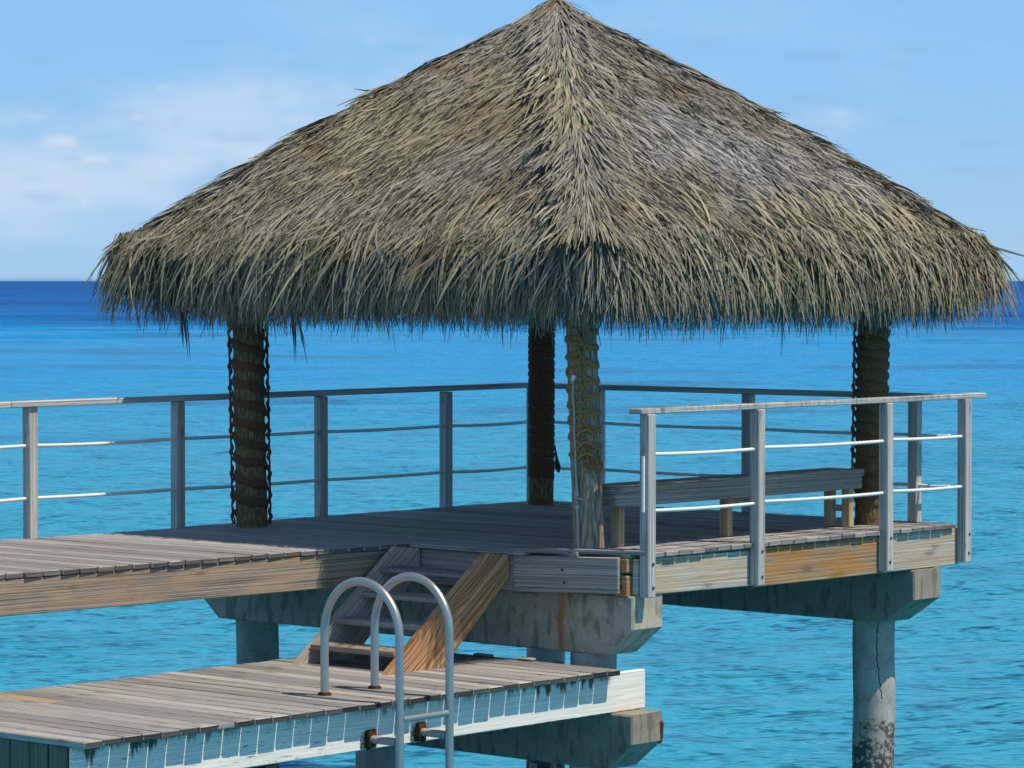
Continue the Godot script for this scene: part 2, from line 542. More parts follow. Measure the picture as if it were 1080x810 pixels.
# ---------------------------------------------------------------- sea
func make_sea() -> void:
	# grid in seaward axes: s runs out to sea, l along the shore; fine near the pier, coarser outwards
	var sdir := Vector3(0.74916, 0, -0.66238)
	var ldir := Vector3(0.66238, 0, 0.74916)
	var ss := PackedFloat32Array()
	var step := 0.0
	var x := -6.0
	while x < 60000.0:
		ss.append(x)
		step = 0.16 if x < 25.0 else 0.16 + (x - 25.0) * 0.0075 if x < 400.0 else (x - 25.0) * 0.035
		x += step
	var rows := PackedFloat32Array()
	for k in range(1, 14):
		rows.append(-6.0 - 0.5 * pow(1.9, 14 - k))
	rows.append_array(ss)
	var ls := PackedFloat32Array()
	var pos := PackedFloat32Array()
	x = 0.0
	while x < 60000.0:
		pos.append(x)
		x += 0.2 if x < 8.0 else 0.2 + (x - 8.0) * 0.028
	for k in range(pos.size() - 1, 0, -1):
		ls.append(-pos[k])
	ls.append_array(pos)
	var w1 := noise(901, 1.0, 2)
	var w2 := noise(902, 1.0, 2)
	var w3 := noise(903, 1.0, 4)
	var deep := Color(0.002, 0.075, 0.31)
	var cyan := Color(0.004, 0.25, 0.56)
	var teal := Color(0.036, 0.285, 0.45)
	var R := rows.size()
	var L := ls.size()
	var v := PackedVector3Array(); v.resize(R * L)
	var n := PackedVector3Array(); n.resize(R * L)
	var uv := PackedVector2Array(); uv.resize(R * L)
	var col := PackedColorArray(); col.resize(R * L)
	var hgt := PackedFloat32Array(); hgt.resize(R * L)
	for r in R:
		var s := rows[r]
		var ds := rows[mini(r + 1, R - 1)] - s
		var f0 := smoothstep(4.5, 2.0, ds)
		var f1 := smoothstep(1.6, 0.5, ds)       # waves the grid is too coarse for are left to the ripple map
		var f2 := smoothstep(0.5, 0.2, ds)
		for c in L:
			var l := ls[c]
			var hh := 0.0
			if f0 > 0.0 and absf(l) < 600.0:
				hh += 0.15 * f0 * w1.get_noise_2d(l * 0.045 + 90.0, s * 0.13)
			if f1 > 0.0 and absf(l) < 400.0:
				hh += 0.075 * f1 * w1.get_noise_2d(l * 0.16, s * 0.42)
			if f2 > 0.0 and absf(l) < 60.0:
				hh += 0.040 * f2 * w2.get_noise_2d(l * 0.6 + 30.0, s * 1.9)
			var i := r * L + c
			hgt[i] = hh
			v[i] = sdir * s + ldir * l + Vector3(0, SEA + hh, 0)
			uv[i] = Vector2(l, s)
			# colour of the water itself: sand flat by the pier, lagoon, then the drop-off with its ragged edge
			var far := s + 26.0
			var edge := far * (1.0 + 0.16 * w3.get_noise_2d(l * 0.012, s * 0.004)) 
			var k := Color(teal.r, teal.g, teal.b).lerp(cyan, smoothstep(40.0, 190.0, edge))
			var patch := w3.get_noise_2d(l * 0.028 + 11.0, s * 0.035)     # weed and coral heads
			k = k.lerp(Color(0.018, 0.15, 0.34), smoothstep(0.20, 0.42, patch) * 0.7 * smoothstep(60.0, 120.0, far))
			var patch2 := w3.get_noise_2d(l * 0.11 + 71.0, s * 0.13)
			k = k.lerp(Color(0.012, 0.17, 0.28), smoothstep(0.12, 0.45, patch2) * 0.2)
			var blue := deep.lerp(Color(0.003, 0.125, 0.42), clampf(0.35 + 1.5 * w3.get_noise_2d(l * 0.006 + 40.0, s * 0.0045), 0.0, 1.0) * smoothstep(2500.0, 500.0, far))
			blue = blue.lerp(Color(0.001, 0.045, 0.22), smoothstep(0.1, 0.45, w3.get_noise_2d(l * 0.02 + 140.0, s * 0.012)) * 0.6)
			k = k.lerp(blue, smoothstep(225.0, 480.0, edge + 90.0 * w3.get_noise_2d(l * 0.03, s * 0.02)))
			col[i] = k
	for r in R:
		for c in L:
			var i := r * L + c
			var c0 := maxi(c - 1, 0)
			var c1 := mini(c + 1, L - 1)
			var r0 := maxi(r - 1, 0)
			var r1 := mini(r + 1, R - 1)
			var gl := (hgt[r * L + c1] - hgt[r * L + c0]) / (ls[c1] - ls[c0])
			var gs := (hgt[r1 * L + c] - hgt[r0 * L + c]) / (rows[r1] - rows[r0])
			n[i] = (Vector3.UP - ldir * gl - sdir * gs).normalized()
	var idx := PackedInt32Array()
	idx.resize((R - 1) * (L - 1) * 6)
	var q := 0
	for r in R - 1:
		for c in L - 1:
			var a := r * L + c
			idx[q] = a; idx[q + 1] = a + L; idx[q + 2] = a + L + 1
			idx[q + 3] = a; idx[q + 4] = a + L + 1; idx[q + 5] = a + 1
			q += 6
	var arr := []
	arr.resize(Mesh.ARRAY_MAX)
	arr[Mesh.ARRAY_VERTEX] = v
	arr[Mesh.ARRAY_NORMAL] = n
	arr[Mesh.ARRAY_TEX_UV] = uv
	arr[Mesh.ARRAY_COLOR] = col
	arr[Mesh.ARRAY_INDEX] = idx
	# two surfaces: the lagoon, and the choppier open water beyond the reef, which begins in patches
	var calm := PackedInt32Array()
	var rough := PackedInt32Array()
	q = 0
	for r in R - 1:
		for c in L - 1:
			var open := smoothstep(170.0, 430.0, rows[r] + 26.0) if absf(ls[c]) < 2000.0 or rows[r] > 300.0 else 0.0
			var wind := 0.5 + 0.75 * w3.get_noise_2d(ls[c] * 0.03 + 200.0, rows[r] * 0.03) if open > 0.0 and open < 1.0 else 0.5
			if open > wind:
				rough.append_array(idx.slice(q, q + 6))
			else:
				calm.append_array(idx.slice(q, q + 6))
			q += 6
	var am := ArrayMesh.new()
	arr[Mesh.ARRAY_INDEX] = calm
	am.add_surface_from_arrays(Mesh.PRIMITIVE_TRIANGLES, arr)
	arr[Mesh.ARRAY_INDEX] = rough
	am.add_surface_from_arrays(Mesh.PRIMITIVE_TRIANGLES, arr)
	var m := StandardMaterial3D.new()
	m.vertex_color_use_as_albedo = true
	m.roughness = 0.27
	m.metallic_specular = 0.16
	m.normal_enabled = true
	var t := NoiseTexture2D.new()
	t.width = 2048
	t.height = 2048
	t.seamless = true
	t.as_normal_map = true
	t.bump_strength = 9.0
	t.noise = noise(55, 0.017, 5)
	(t.noise as FastNoiseLite).fractal_gain = 0.6
	m.normal_texture = t
	m.normal_scale = 2.8
	m.uv1_scale = Vector3(1.0 / 100.0, 1.0 / 16.0, 1)
	var chop: StandardMaterial3D = m.duplicate()
	chop.roughness = 0.38
	chop.metallic_specular = 0.1
	am.surface_set_material(0, m)
	am.surface_set_material(1, chop)
	var o := part("sea", am, null, self)
	o.set_meta("kind", "structure")


# ---------------------------------------------------------------- concrete supports
func support(label: String, x0: float, x1: float, z0: float, z1: float, top: float, drop: float, cham: float, piles: Array, mat: Material, pmat: Material) -> Node3D:
	var t := thing("concrete_pier_support", label, "pier support", "concrete supports under the decks")
	var b := MB.new()
	var bot := top - drop - 0.20
	# profile in the (z, y) plane, extruded along x
	var prof := PackedVector2Array([Vector2(z0, top), Vector2(z1, top), Vector2(z1, top - drop), Vector2(z1 - cham, bot), Vector2(z0 + cham, bot), Vector2(z0, top - drop)])
	var bv := 0.012
	for side in [[x0, -1.0], [x1, 1.0]]:
		var k := b.v.size()
		for p in prof:
			var pp := Vector2(clampf(p.x, z0 + bv, z1 - bv), clampf(p.y, bot + bv, top - bv))
			b.vert(Vector3(side[0], pp.y, pp.x), Vector3(side[1], 0, 0), Vector2(pp.x - z0, top - pp.y))
		for a in range(1, 5):
			b.face(k, k + a, k + a + 1)
	for a in 6:
		var p := prof[a]
		var q := prof[(a + 1) % 6]
		var e := (q - p).normalized()
		var nn := Vector3(0, e.x, -e.y)
		if nn.dot(Vector3(0, (p.y + q.y) * 0.5 - (top + bot) * 0.5, (p.x + q.x) * 0.5 - (z0 + z1) * 0.5)) < 0:
			nn = -nn
		# each outer face, then the two narrow arris strips that join it to the sides
		b.quad(Vector3(x0 + bv, p.y, p.x), Vector3(x1 - bv, p.y, p.x), Vector3(x1 - bv, q.y, q.x), Vector3(x0 + bv, q.y, q.x), nn,
			Vector2(0.3 + a, 0), Vector2(0.3 + a + x1 - x0, 0), Vector2(0.3 + a + x1 - x0, p.distance_to(q)), Vector2(0.3 + a, p.distance_to(q)))
		for side in [[x0, x0 + bv, -1.0], [x1, x1 - bv, 1.0]]:
			var pi := Vector2(clampf(p.x, z0 + bv, z1 - bv), clampf(p.y, bot + bv, top - bv))
			var qi := Vector2(clampf(q.x, z0 + bv, z1 - bv), clampf(q.y, bot + bv, top - bv))
			b.quad(Vector3(side[1], p.y, p.x), Vector3(side[1], q.y, q.x), Vector3(side[0], qi.y, qi.x), Vector3(side[0], pi.y, pi.x), (nn + Vector3(side[2], 0, 0)).normalized(),
				Vector2(p.x - z0, top - p.y), Vector2(q.x - z0, top - q.y), Vector2(q.x - z0, top - q.y), Vector2(p.x - z0, top - p.y))
	part("cap_beam", b.mesh(), mat, t)
	for z in piles:
		var pb := MB.new()
		var seg := 24
		var hts := []
		var yy := bot + 0.03
		while yy > SEA - 1.2:
			hts.append(yy)
			yy -= 0.1
		for k in hts.size():
			for s in seg + 1:
				var a := TAU * s / seg
				var r := 0.17 + 0.004 * sin(a * 3.0 + k * 0.7)
				pb.vert(Vector3(cos(a) * r, hts[k], sin(a) * r), Vector3(cos(a), 0, sin(a)), Vector2(float(s) / seg, (bot - hts[k]) / 2.4))
		for k in hts.size() - 1:
			for s in seg:
				var a: int = k * (seg + 1) + s
				pb.face(a, a + 1, a + seg + 2)
				pb.face(a, a + seg + 2, a + seg + 1)
		part("pile", pb.mesh(), pmat, t, Vector3((x0 + x1) * 0.5, 0, z), Basis(Vector3.UP, PI if z < 0.0 else 0.0))
	return t


func make_supports() -> void:
	var pm := pile_concrete(301)
	var pm2 := pile_concrete(303, true)
	support("rust streaked concrete cap beam on round piles beside the steps", -1.80, -1.45, -2.33, 2.20, -0.306, 0.24, 0.24, [-1.82, 1.69], cap_concrete(201, 3.86, Color(0.43, 0.38, 0.30)), pm)
	support("concrete cap beam on the cracked pile below the bench end", 1.66, 2.04, -2.4, 2.24, -0.340, 0.235, 0.3, [-1.78, 1.72], cap_concrete(203, -1.0, Color(0.28, 0.25, 0.205)), pm2)
	var low := support("low stained concrete cap beam under the landing end", -2.0, -1.65, -0.7, 2.36, -1.125, 0.21, 0.24, [-0.3, 1.85], cap_concrete(205, -1.0, Color(0.27, 0.235, 0.185)), pm)
	# spalled corner where the reinforcement rusts through
	var b := MB.new()
	b.cbox(Vector3(0.05, 0.17, 0.05), 0.018)
	part("rusty_spall", b.mesh(), M.rust, low, Vector3(-1.665, -1.275, 2.345), Basis(Vector3.RIGHT, 0.1))


# ---------------------------------------------------------------- decks
func plank_set(length: float, width: float, thick: float, count: int, ends := Color.WHITE) -> Array:
	var out := []
	for k in count:
		var b := MB.new()
		b.end_tint = ends * rng.randf_range(0.6, 1.3)
		b.cbox(Vector3(length, thick, width), 0.005, Vector3.ZERO, Vector2(rng.randf() * maxf(0.0, 4.8 - length), rng.randf() * 0.38))
		# worn, slightly cupped boards
		for j in b.v.size():
			b.v[j] += Vector3(0, rng.randf_range(-0.0012, 0.0012), rng.randf_range(-0.0015, 0.0015))
		out.append(b.mesh())
	return out


func deck_tone() -> Material:
	return [M.deck, M.deck, M.deck2, M.deck3][rng.randi() % 4]


func make_upper_deck() -> void:
	var t := thing("wooden_deck", "weathered grey upper plank deck carrying the thatched shelter", "deck")
	var pitch := 0.155
	var along := Basis(Vector3(0, 0, 1), Vector3.UP, Vector3(-1, 0, 0))    # local x runs along world z
	# platform planks
	var pl := plank_set(4.43, 0.147, 0.036, 7)
	var x := -2.025
	var k := 0
	while x < 2.24:
		var z := 0.032 + rng.randf_range(-0.005, 0.005)
		var m: Mesh = pl[rng.randi() % 7]
		if k < 3:
			var zend: float = [1.42, 1.80, 2.16][k]
			var bb := MB.new()
			bb.cbox(Vector3(zend + 2.18, 0.036, 0.147), 0.005, Vector3.ZERO, Vector2(0.1, 0.12 * k))
			m = bb.mesh()
			z = (zend - 2.18) * 0.5
		part("plank", m, deck_tone(), t, Vector3(x, -0.018 + rng.randf_range(-0.002, 0.002), z), along.rotated(Vector3.FORWARD, rng.randf_range(-0.008, 0.008)))
		x += pitch
		k += 1
	# walkway planks; the front edge runs out a little towards the shelter
	var wl := plank_set(2.40, 0.147, 0.036, 7, Color(0.5, 0.48, 0.45))
	x = -2.18
	while x > -8.6:
		var zf := 0.30 + (x + 2.1) * 0.050 + rng.randf_range(-0.006, 0.006)
		part("plank", wl[rng.randi() % 7], deck_tone(), t, Vector3(x, -0.018 + rng.randf_range(-0.002, 0.002), zf - 1.2), along.rotated(Vector3.FORWARD, rng.randf_range(-0.008, 0.008)))
		x -= pitch
	# skewed edge board over the cut plank ends beside the front post
	board("edge_board", Vector3(-2.045, 0.001, 1.26), Vector3(-1.675, 0.008, 2.25), 0.034, 0.16, M.deck2, t)
	# fascias
	board("fascia_board", Vector3(-2.08, -0.166, 0.262), Vector3(-6.3, -0.161, 0.053), 0.245, 0.05, M.walk, t)
	board("fascia_board", Vector3(-6.304, -0.161, 0.053), Vector3(-8.6, -0.160, -0.063), 0.245, 0.05, M.walk, t)
	board("fascia_board", Vector3(-1.76, -0.171, 2.188), Vector3(-0.412, -0.189, 2.190), 0.264, 0.05, M.pale, t)
	board("fascia_board", Vector3(-0.408, -0.189, 2.190), Vector3(1.243, -0.189, 2.190), 0.294, 0.05, M.gold, t)
	board("fascia_board", Vector3(1.247, -0.188, 2.190), Vector3(2.33, -0.188, 2.188), 0.292, 0.05, M.pale, t)
	board("fascia_board", Vector3(2.26, -0.187, 2.16), Vector3(2.26, -0.187, -2.15), 0.29, 0.05, M.walk, t)
	# front beam between steps and corner post, and the two bolted timber ends beside it
	board("front_beam", Vector3(-2.035, -0.172, 1.29), Vector3(-1.815, -0.160, 2.10), 0.262, 0.07, M.beam, t)
	box("timber_end", Vector3(0.16, 0.10, 0.11), M.gold, t, Vector3(-1.735, -0.088, 2.105))
	box("timber_end", Vector3(0.16, 0.15, 0.12), M.gold, t, Vector3(-1.735, -0.235, 2.10))
	var bolt := MB.new()
	bolt.tube(PackedVector3Array([Vector3(0.02, 0, 0), Vector3(-0.012, 0, 0), Vector3(-0.016, 0, 0)]), [0.012, 0.012, 0.008], 10)
	part("bolt", bolt.mesh(), M.bolt, t, Vector3(-1.815, -0.235, 2.105))
	for bz in [1.68, 1.70]:
		part("bolt", bolt.mesh(), M.bolt, t, Vector3(-1.955, -0.13 if bz < 1.69 else -0.22, bz))
	# steps' header and joists below the planks
	board("header_beam", Vector3(-2.03, -0.17, 0.30), Vector3(-2.03, -0.17, 1.285), 0.26, 0.05, M.beam, t)
	for z in [-2.08, -1.35, -0.6, 0.55, 1.25]:
		var x0 := -8.6 if z < 0.0 else -1.98
		board("joist", Vector3(x0, -0.19, z), Vector3(2.2, -0.19, z), 0.29, 0.07, M.beam, t)


func make_landing() -> void:
	var t := thing("wooden_deck", "low grey plank landing at the foot of the steps", "deck")
	var along := Basis(Vector3(0, 0, 1), Vector3.UP, Vector3(-1, 0, 0))
	var pl := plank_set(2.26, 0.146, 0.04, 8, Color(0.2, 0.21, 0.21))
	var x := -2.105
	var k := 0
	while x > -7.08:
		var mat := deck_tone()
		if k == 24:      # this plank was patched with a fresher offcut
			box("plank", Vector3(0.66, 0.04, 0.146), M.deck_tan, t, Vector3(x, -0.82, 0.356), along)
			box("plank", Vector3(1.59, 0.04, 0.146), mat, t, Vector3(x, -0.82, 1.486), along)
			x -= 0.157
			k += 1
			continue
		part("plank", pl[rng.randi() % 8], mat, t, Vector3(x, -0.82 + rng.randf_range(-0.002, 0.002), 1.155 + rng.randf_range(-0.006, 0.006)), along.rotated(Vector3.FORWARD, rng.randf_range(-0.008, 0.008)))
		x -= 0.157
		k += 1
	var b := MB.new()
	b.cbox(Vector3(5.41, 0.28, 0.05), 0.006)
	part("fascia_board", b.mesh(), M.mildew, t, Vector3(-4.325, -0.982, 2.150))
	board("fascia_board", Vector3(-7.0, -0.98, 0.06), Vector3(-1.66, -0.98, 0.06), 0.27, 0.05, M.walk, t)
	for z in [0.7, 1.4]:
		board("joist", Vector3(-6.9, -0.98, z), Vector3(-1.66, -0.98, z), 0.27, 0.07, M.beam, t)
	# upright boards closing the far end, with daylight between them
	var z := 2.03
	while z > 0.1:
		box("end_board", Vector3(0.42, 0.165, 0.03), M.end_board, t, Vector3(-7.02, -1.055, z), Basis(Vector3.UP, Vector3(0, 0, 1), Vector3.RIGHT))
		z -= 0.178
	# loose edge cleats on the landing's inner end
	box("cleat", Vector3(0.16, 0.02, 0.06), M.beam, t, Vector3(-2.08, -0.789, 1.02), along)
	box("cleat", Vector3(0.14, 0.02, 0.06), M.beam, t, Vector3(-2.06, -0.789, 1.42), along)


func make_stairs() -> void:
	var t := thing("wooden_steps", "short wooden steps with orange-brown stringer between the two decks", "steps")
	var poly := PackedVector2Array([Vector2(-2.325, -0.012), Vector2(-2.075, -0.040), Vector2(-2.075, -0.20), Vector2(-2.79, -0.80), Vector2(-3.37, -0.80)])
	for s in 2:
		var b := MB.new()
		var z0: float = [0.325, 1.215][s]
		# grain runs along the slope: build the face in its own axes
		b.prism(poly, z0, z0 + 0.055, Vector2(0.2, 0.1))
		var ca := cos(0.66)
		var sa := sin(0.66)
		for j in b.uv.size():
			var p := b.v[j]
			b.uv[j] = Vector2((p.x + 3.4) * ca + (p.y + 0.8) * sa + 0.35, -(p.x + 3.4) * sa * -1.0 * 0.0 + ((p.y + 0.8) * ca - (p.x + 3.4) * sa) + 0.62 + (0.3 if absf(b.n[j].z) < 0.5 else 0.0))
		part("stringer", b.mesh(), M.stringer if s == 1 else M.stringer_grey, t)
	var ys := [-0.655, -0.49, -0.32, -0.152]
	var xs := [-3.225, -2.965, -2.69, -2.50]
	for k in 4:
		box("tread", Vector3(0.83, 0.042, 0.24), [M.walk, M.deck, M.bench, M.deck2][k], t, Vector3(xs[k] + 0.11, ys[k] - 0.021, 0.797), Basis(Vector3(0, 0, 1), Vector3.UP, Vector3(-1, 0, 0)).rotated(Vector3.RIGHT, rng.randf_range(-0.006, 0.006)))


# ---------------------------------------------------------------- railings
func rail_rope(a: Vector3, b: Vector3, sag: float) -> Mesh:
	var pts := PackedVector3Array()
	var m := maxi(6, int(a.distance_to(b) / 0.012))
	for k in m + 1:
		var u := float(k) / m
		pts.append(a.lerp(b, u) - Vector3(0, sag * 4.0 * u * (1.0 - u), 0))
	var mb := MB.new()
	mb.tube(pts, [0.0145], 9, true, 1.0, 3, 130.0)
	return mb.mesh()


func rail_post(t: Node3D, x: float, z: float, y0: float, y1: float, mat: Material) -> void:
	var o := box("post", Vector3(y1 - y0, 0.086, 0.086), mat, t, Vector3(x, (y0 + y1) * 0.5, z), Basis(Vector3.UP, Vector3(-1, 0, 0), Vector3(0, 0, 1)))
	o.rotate_object_local(Vector3.RIGHT, rng.randf_range(-0.01, 0.01))


func make_railings() -> void:
	# along the walkway and the back-left side
	var t := thing("rope_railing", "long grey rope railing along the walkway's seaward side", "railing", "rope railings round the upper deck")
	var px := [-8.2, -6.75, -5.2, -3.66, -2.14, -0.53, 1.0]
	for x in px:
		rail_post(t, x, -2.185, -0.3, 0.995, M.rail)
	board("handrail", Vector3(-3.9, 1.018, -2.175), Vector3(-8.5, 1.018, -2.175), 0.045, 0.12, M.rail, t)
	board("handrail", Vector3(2.06, 1.026, -2.175), Vector3(-3.896, 1.018, -2.175), 0.045, 0.12, M.rail, t)
	for y in [0.70, 0.30]:
		for k in px.size():
			var x1: float = px[k + 1] if k + 1 < px.size() else 2.10
			part("rope", rail_rope(Vector3(px[k] + 0.03, y, -2.185), Vector3(x1 - 0.03, y, -2.185), rng.randf_range(0.004, 0.012)), M.rope, t)
	# back-right side
	t = thing("rope_railing", "grey rope railing across the back behind the bench", "railing", "rope railings round the upper deck")
	var pz := [-2.185, -1.42, 0.22, 1.91]
	for z in pz:
		rail_post(t, 2.14, z, 0.0 if z > -2 else -0.3, 0.998, M.rail)
	board("handrail", Vector3(2.14, 1.022, -2.24), Vector3(2.14, 1.022, 2.135), 0.045, 0.12, M.rail, t)
	for y in [0.71, 0.305]:
		for k in pz.size():
			var z1: float = pz[k + 1] if k + 1 < pz.size() else 2.26
			part("rope", rail_rope(Vector3(2.14, y, pz[k] + 0.03), Vector3(2.14, y, z1 - 0.01), 0.008), M.rope, t)
	# sunlit front-right side
	t = thing("rope_railing", "sunlit grey railing with white ropes at the front edge", "railing", "rope railings round the upper deck")
	var fx := [-1.70, -0.41, 1.245, 2.335]
	for x in fx:
		rail_post(t, x, 2.259, -0.315, 0.998, M.rail)
		for y in [-0.07, -0.24]:
			var b := MB.new()
			b.tube(PackedVector3Array([Vector3(0, 0, -0.01), Vector3(0, 0, 0.006), Vector3(0, 0, 0.008)]), [0.011, 0.011, 0.007], 8)
			part("bolt", b.mesh(), M.bolt, t, Vector3(x + rng.randf_range(-0.008, 0.012), y + rng.randf_range(-0.02, 0.02), 2.302))
	board("handrail", Vector3(-1.80, 1.020, 2.226), Vector3(0.41, 1.020, 2.226), 0.042, 0.125, M.rail, t)
	board("handrail", Vector3(0.413, 1.020, 2.226), Vector3(2.61, 1.022, 2.226), 0.042, 0.125, M.rail, t)
	for y in [0.705, 0.30]:
		for k in 3:
			part("rope", rail_rope(Vector3(fx[k] + 0.03, y + 0.006, 2.259), Vector3(fx[k + 1] - 0.03, y - 0.004, 2.259), 0.007), M.rope, t)
	# the rope's loose end runs up the shaded side of the corner post
	part("rope", rail_rope(Vector3(-1.755, 0.30, 2.262), Vector3(-1.755, 0.70, 2.262), 0.0), M.rope, t)


# ---------------------------------------------------------------- bench
func make_bench() -> void:
	var t := thing("wooden_bench", "long weathered wooden bench standing between two thatch posts", "bench")
	box("seat_board", Vector3(3.10, 0.05, 0.175), M.bench, t, Vector3(-0.05, 0.430, 1.785))
	box("seat_board", Vector3(3.10, 0.05, 0.175), M.bench, t, Vector3(-0.05, 0.430, 1.605))
	box("apron", Vector3(3.06, 0.10, 0.035), M.bench, t, Vector3(-0.05, 0.354, 1.848))
	box("apron", Vector3(3.06, 0.10, 0.035), M.bench, t, Vector3(-0.05, 0.354, 1.545))
	box("end_cap", Vector3(0.268, 0.10, 0.035), M.bench, t, Vector3(-1.565, 0.354, 1.6965), Basis(Vector3.UP, PI / 2))
	for at in [Vector2(-1.385, 1.72), Vector2(-0.07, 1.70), Vector2(1.34, 1.65), Vector2(1.345, 1.82)]:
		box("leg", Vector3(0.402, 0.065, 0.08), M.leg, t, Vector3(at.x, 0.202, at.y), Basis(Vector3.UP, Vector3(-1, 0, 0), Vector3(0, 0, 1)))
	box("stretcher", Vector3(0.09, 0.05, 0.04), M.bench, t, Vector3(1.342, 0.15, 1.735), Basis(Vector3.UP, PI / 2))
	var br := MB.new()
	br.prism(PackedVector2Array([Vector2(-0.10, 0), Vector2(0.10, 0), Vector2(0.055, -0.07), Vector2(-0.055, -0.07)]), -0.02, 0.02)
	part("bracket", br.mesh(), M.bench, t, Vector3(-0.07, 0.304, 1.765))


# ---------------------------------------------------------------- ladder
func make_ladder() -> void:
	var t := thing("swim_ladder", "galvanised steel hoop ladder at the landing's front edge", "ladder")
	var zi := 1.75
	var zo := 2.435
	for x in [-4.47, -3.99]:
		var pts := PackedVector3Array()
		var r := (zo - zi) * 0.5
		for y in [-0.79, -0.7, -0.55, -0.42]:
			pts.append(Vector3(x, y, zi))
		var steps := 22
		for k in steps + 1:
			var a := PI - PI * k / steps
			pts.append(Vector3(x, -0.375 + sin(a) * r * 1.03, (zi + zo) * 0.5 + cos(a) * r))
		for y in [-0.5, -0.8, -1.2, -1.7, -2.3, -3.0]:
			pts.append(Vector3(x, y, zo))
		var b := MB.new()
		b.tube(pts, [0.028], 16)
		part("handrail", b.mesh(), M.steel, t)
		var fb := MB.new()
		fb.tube(PackedVector3Array([Vector3(0, 0, 0), Vector3(0, 0.012, 0), Vector3(0, 0.02, 0)]), [0.048, 0.045, 0.034], 16)
		part("foot_flange", fb.mesh(), M.rust, t, Vector3(x, -0.80, zi))
		var bb := MB.new()
		bb.tube(PackedVector3Array([Vector3(x, -1.055, 2.18), Vector3(x, -1.055, 2.41)]), [0.027], 12)
		var br := part("wall_bracket", bb.mesh(), M.steel_old, t)
		var pb := MB.new()
		pb.cbox(Vector3(0.10, 0.12, 0.024), 0.010)
		for j in pb.v.size():
			pb.v[j] += Vector3(rng.randf_range(-1, 1), rng.randf_range(-1, 1), 0) * 0.008
		part("rusty_plate", pb.mesh(), M.rust, br, Vector3(x - 0.01, -1.055, 2.186))
	for y in [-0.905, -1.37, -1.72, -2.07, -2.42]:
		var b := MB.new()
		b.tube(PackedVector3Array([Vector3(-4.445, y, zo), Vector3(-4.015, y, zo)]), [0.022], 12)
		part("rung", b.mesh(), M.steel, t)


# ---------------------------------------------------------------- shelter
func roof_y(k: float) -> float:
	return 4.22 - 1.87 * k + 0.28 * k * (1.0 - k)


func make_shelter() -> void:
	var t := thing("thatched_shelter", "square shelter with pyramid palm thatch roof on bound posts", "shelter")
	make_post(t, Vector2(-1.75, -1.75), Vector2(-0.020, -0.022), 0.118, 0)
	make_post(t, Vector2(1.75, -1.75), Vector2(0.004, 0.004), 0.105, 1)
	make_post(t, Vector2(-1.75, 1.75), Vector2(-0.041, -0.046), 0.108, 2)
	make_post(t, Vector2(1.75, 1.75), Vector2(0.015, 0.017), 0.118, 3)
	make_roof(t)


func post_point(base: Vector2, lean: Vector2, y: float, rad: float, ang: float) -> Vector3:
	return Vector3(base.x + lean.x * y / 1.75 + cos(ang) * rad, y, base.y + lean.y * y / 1.75 + sin(ang) * rad)


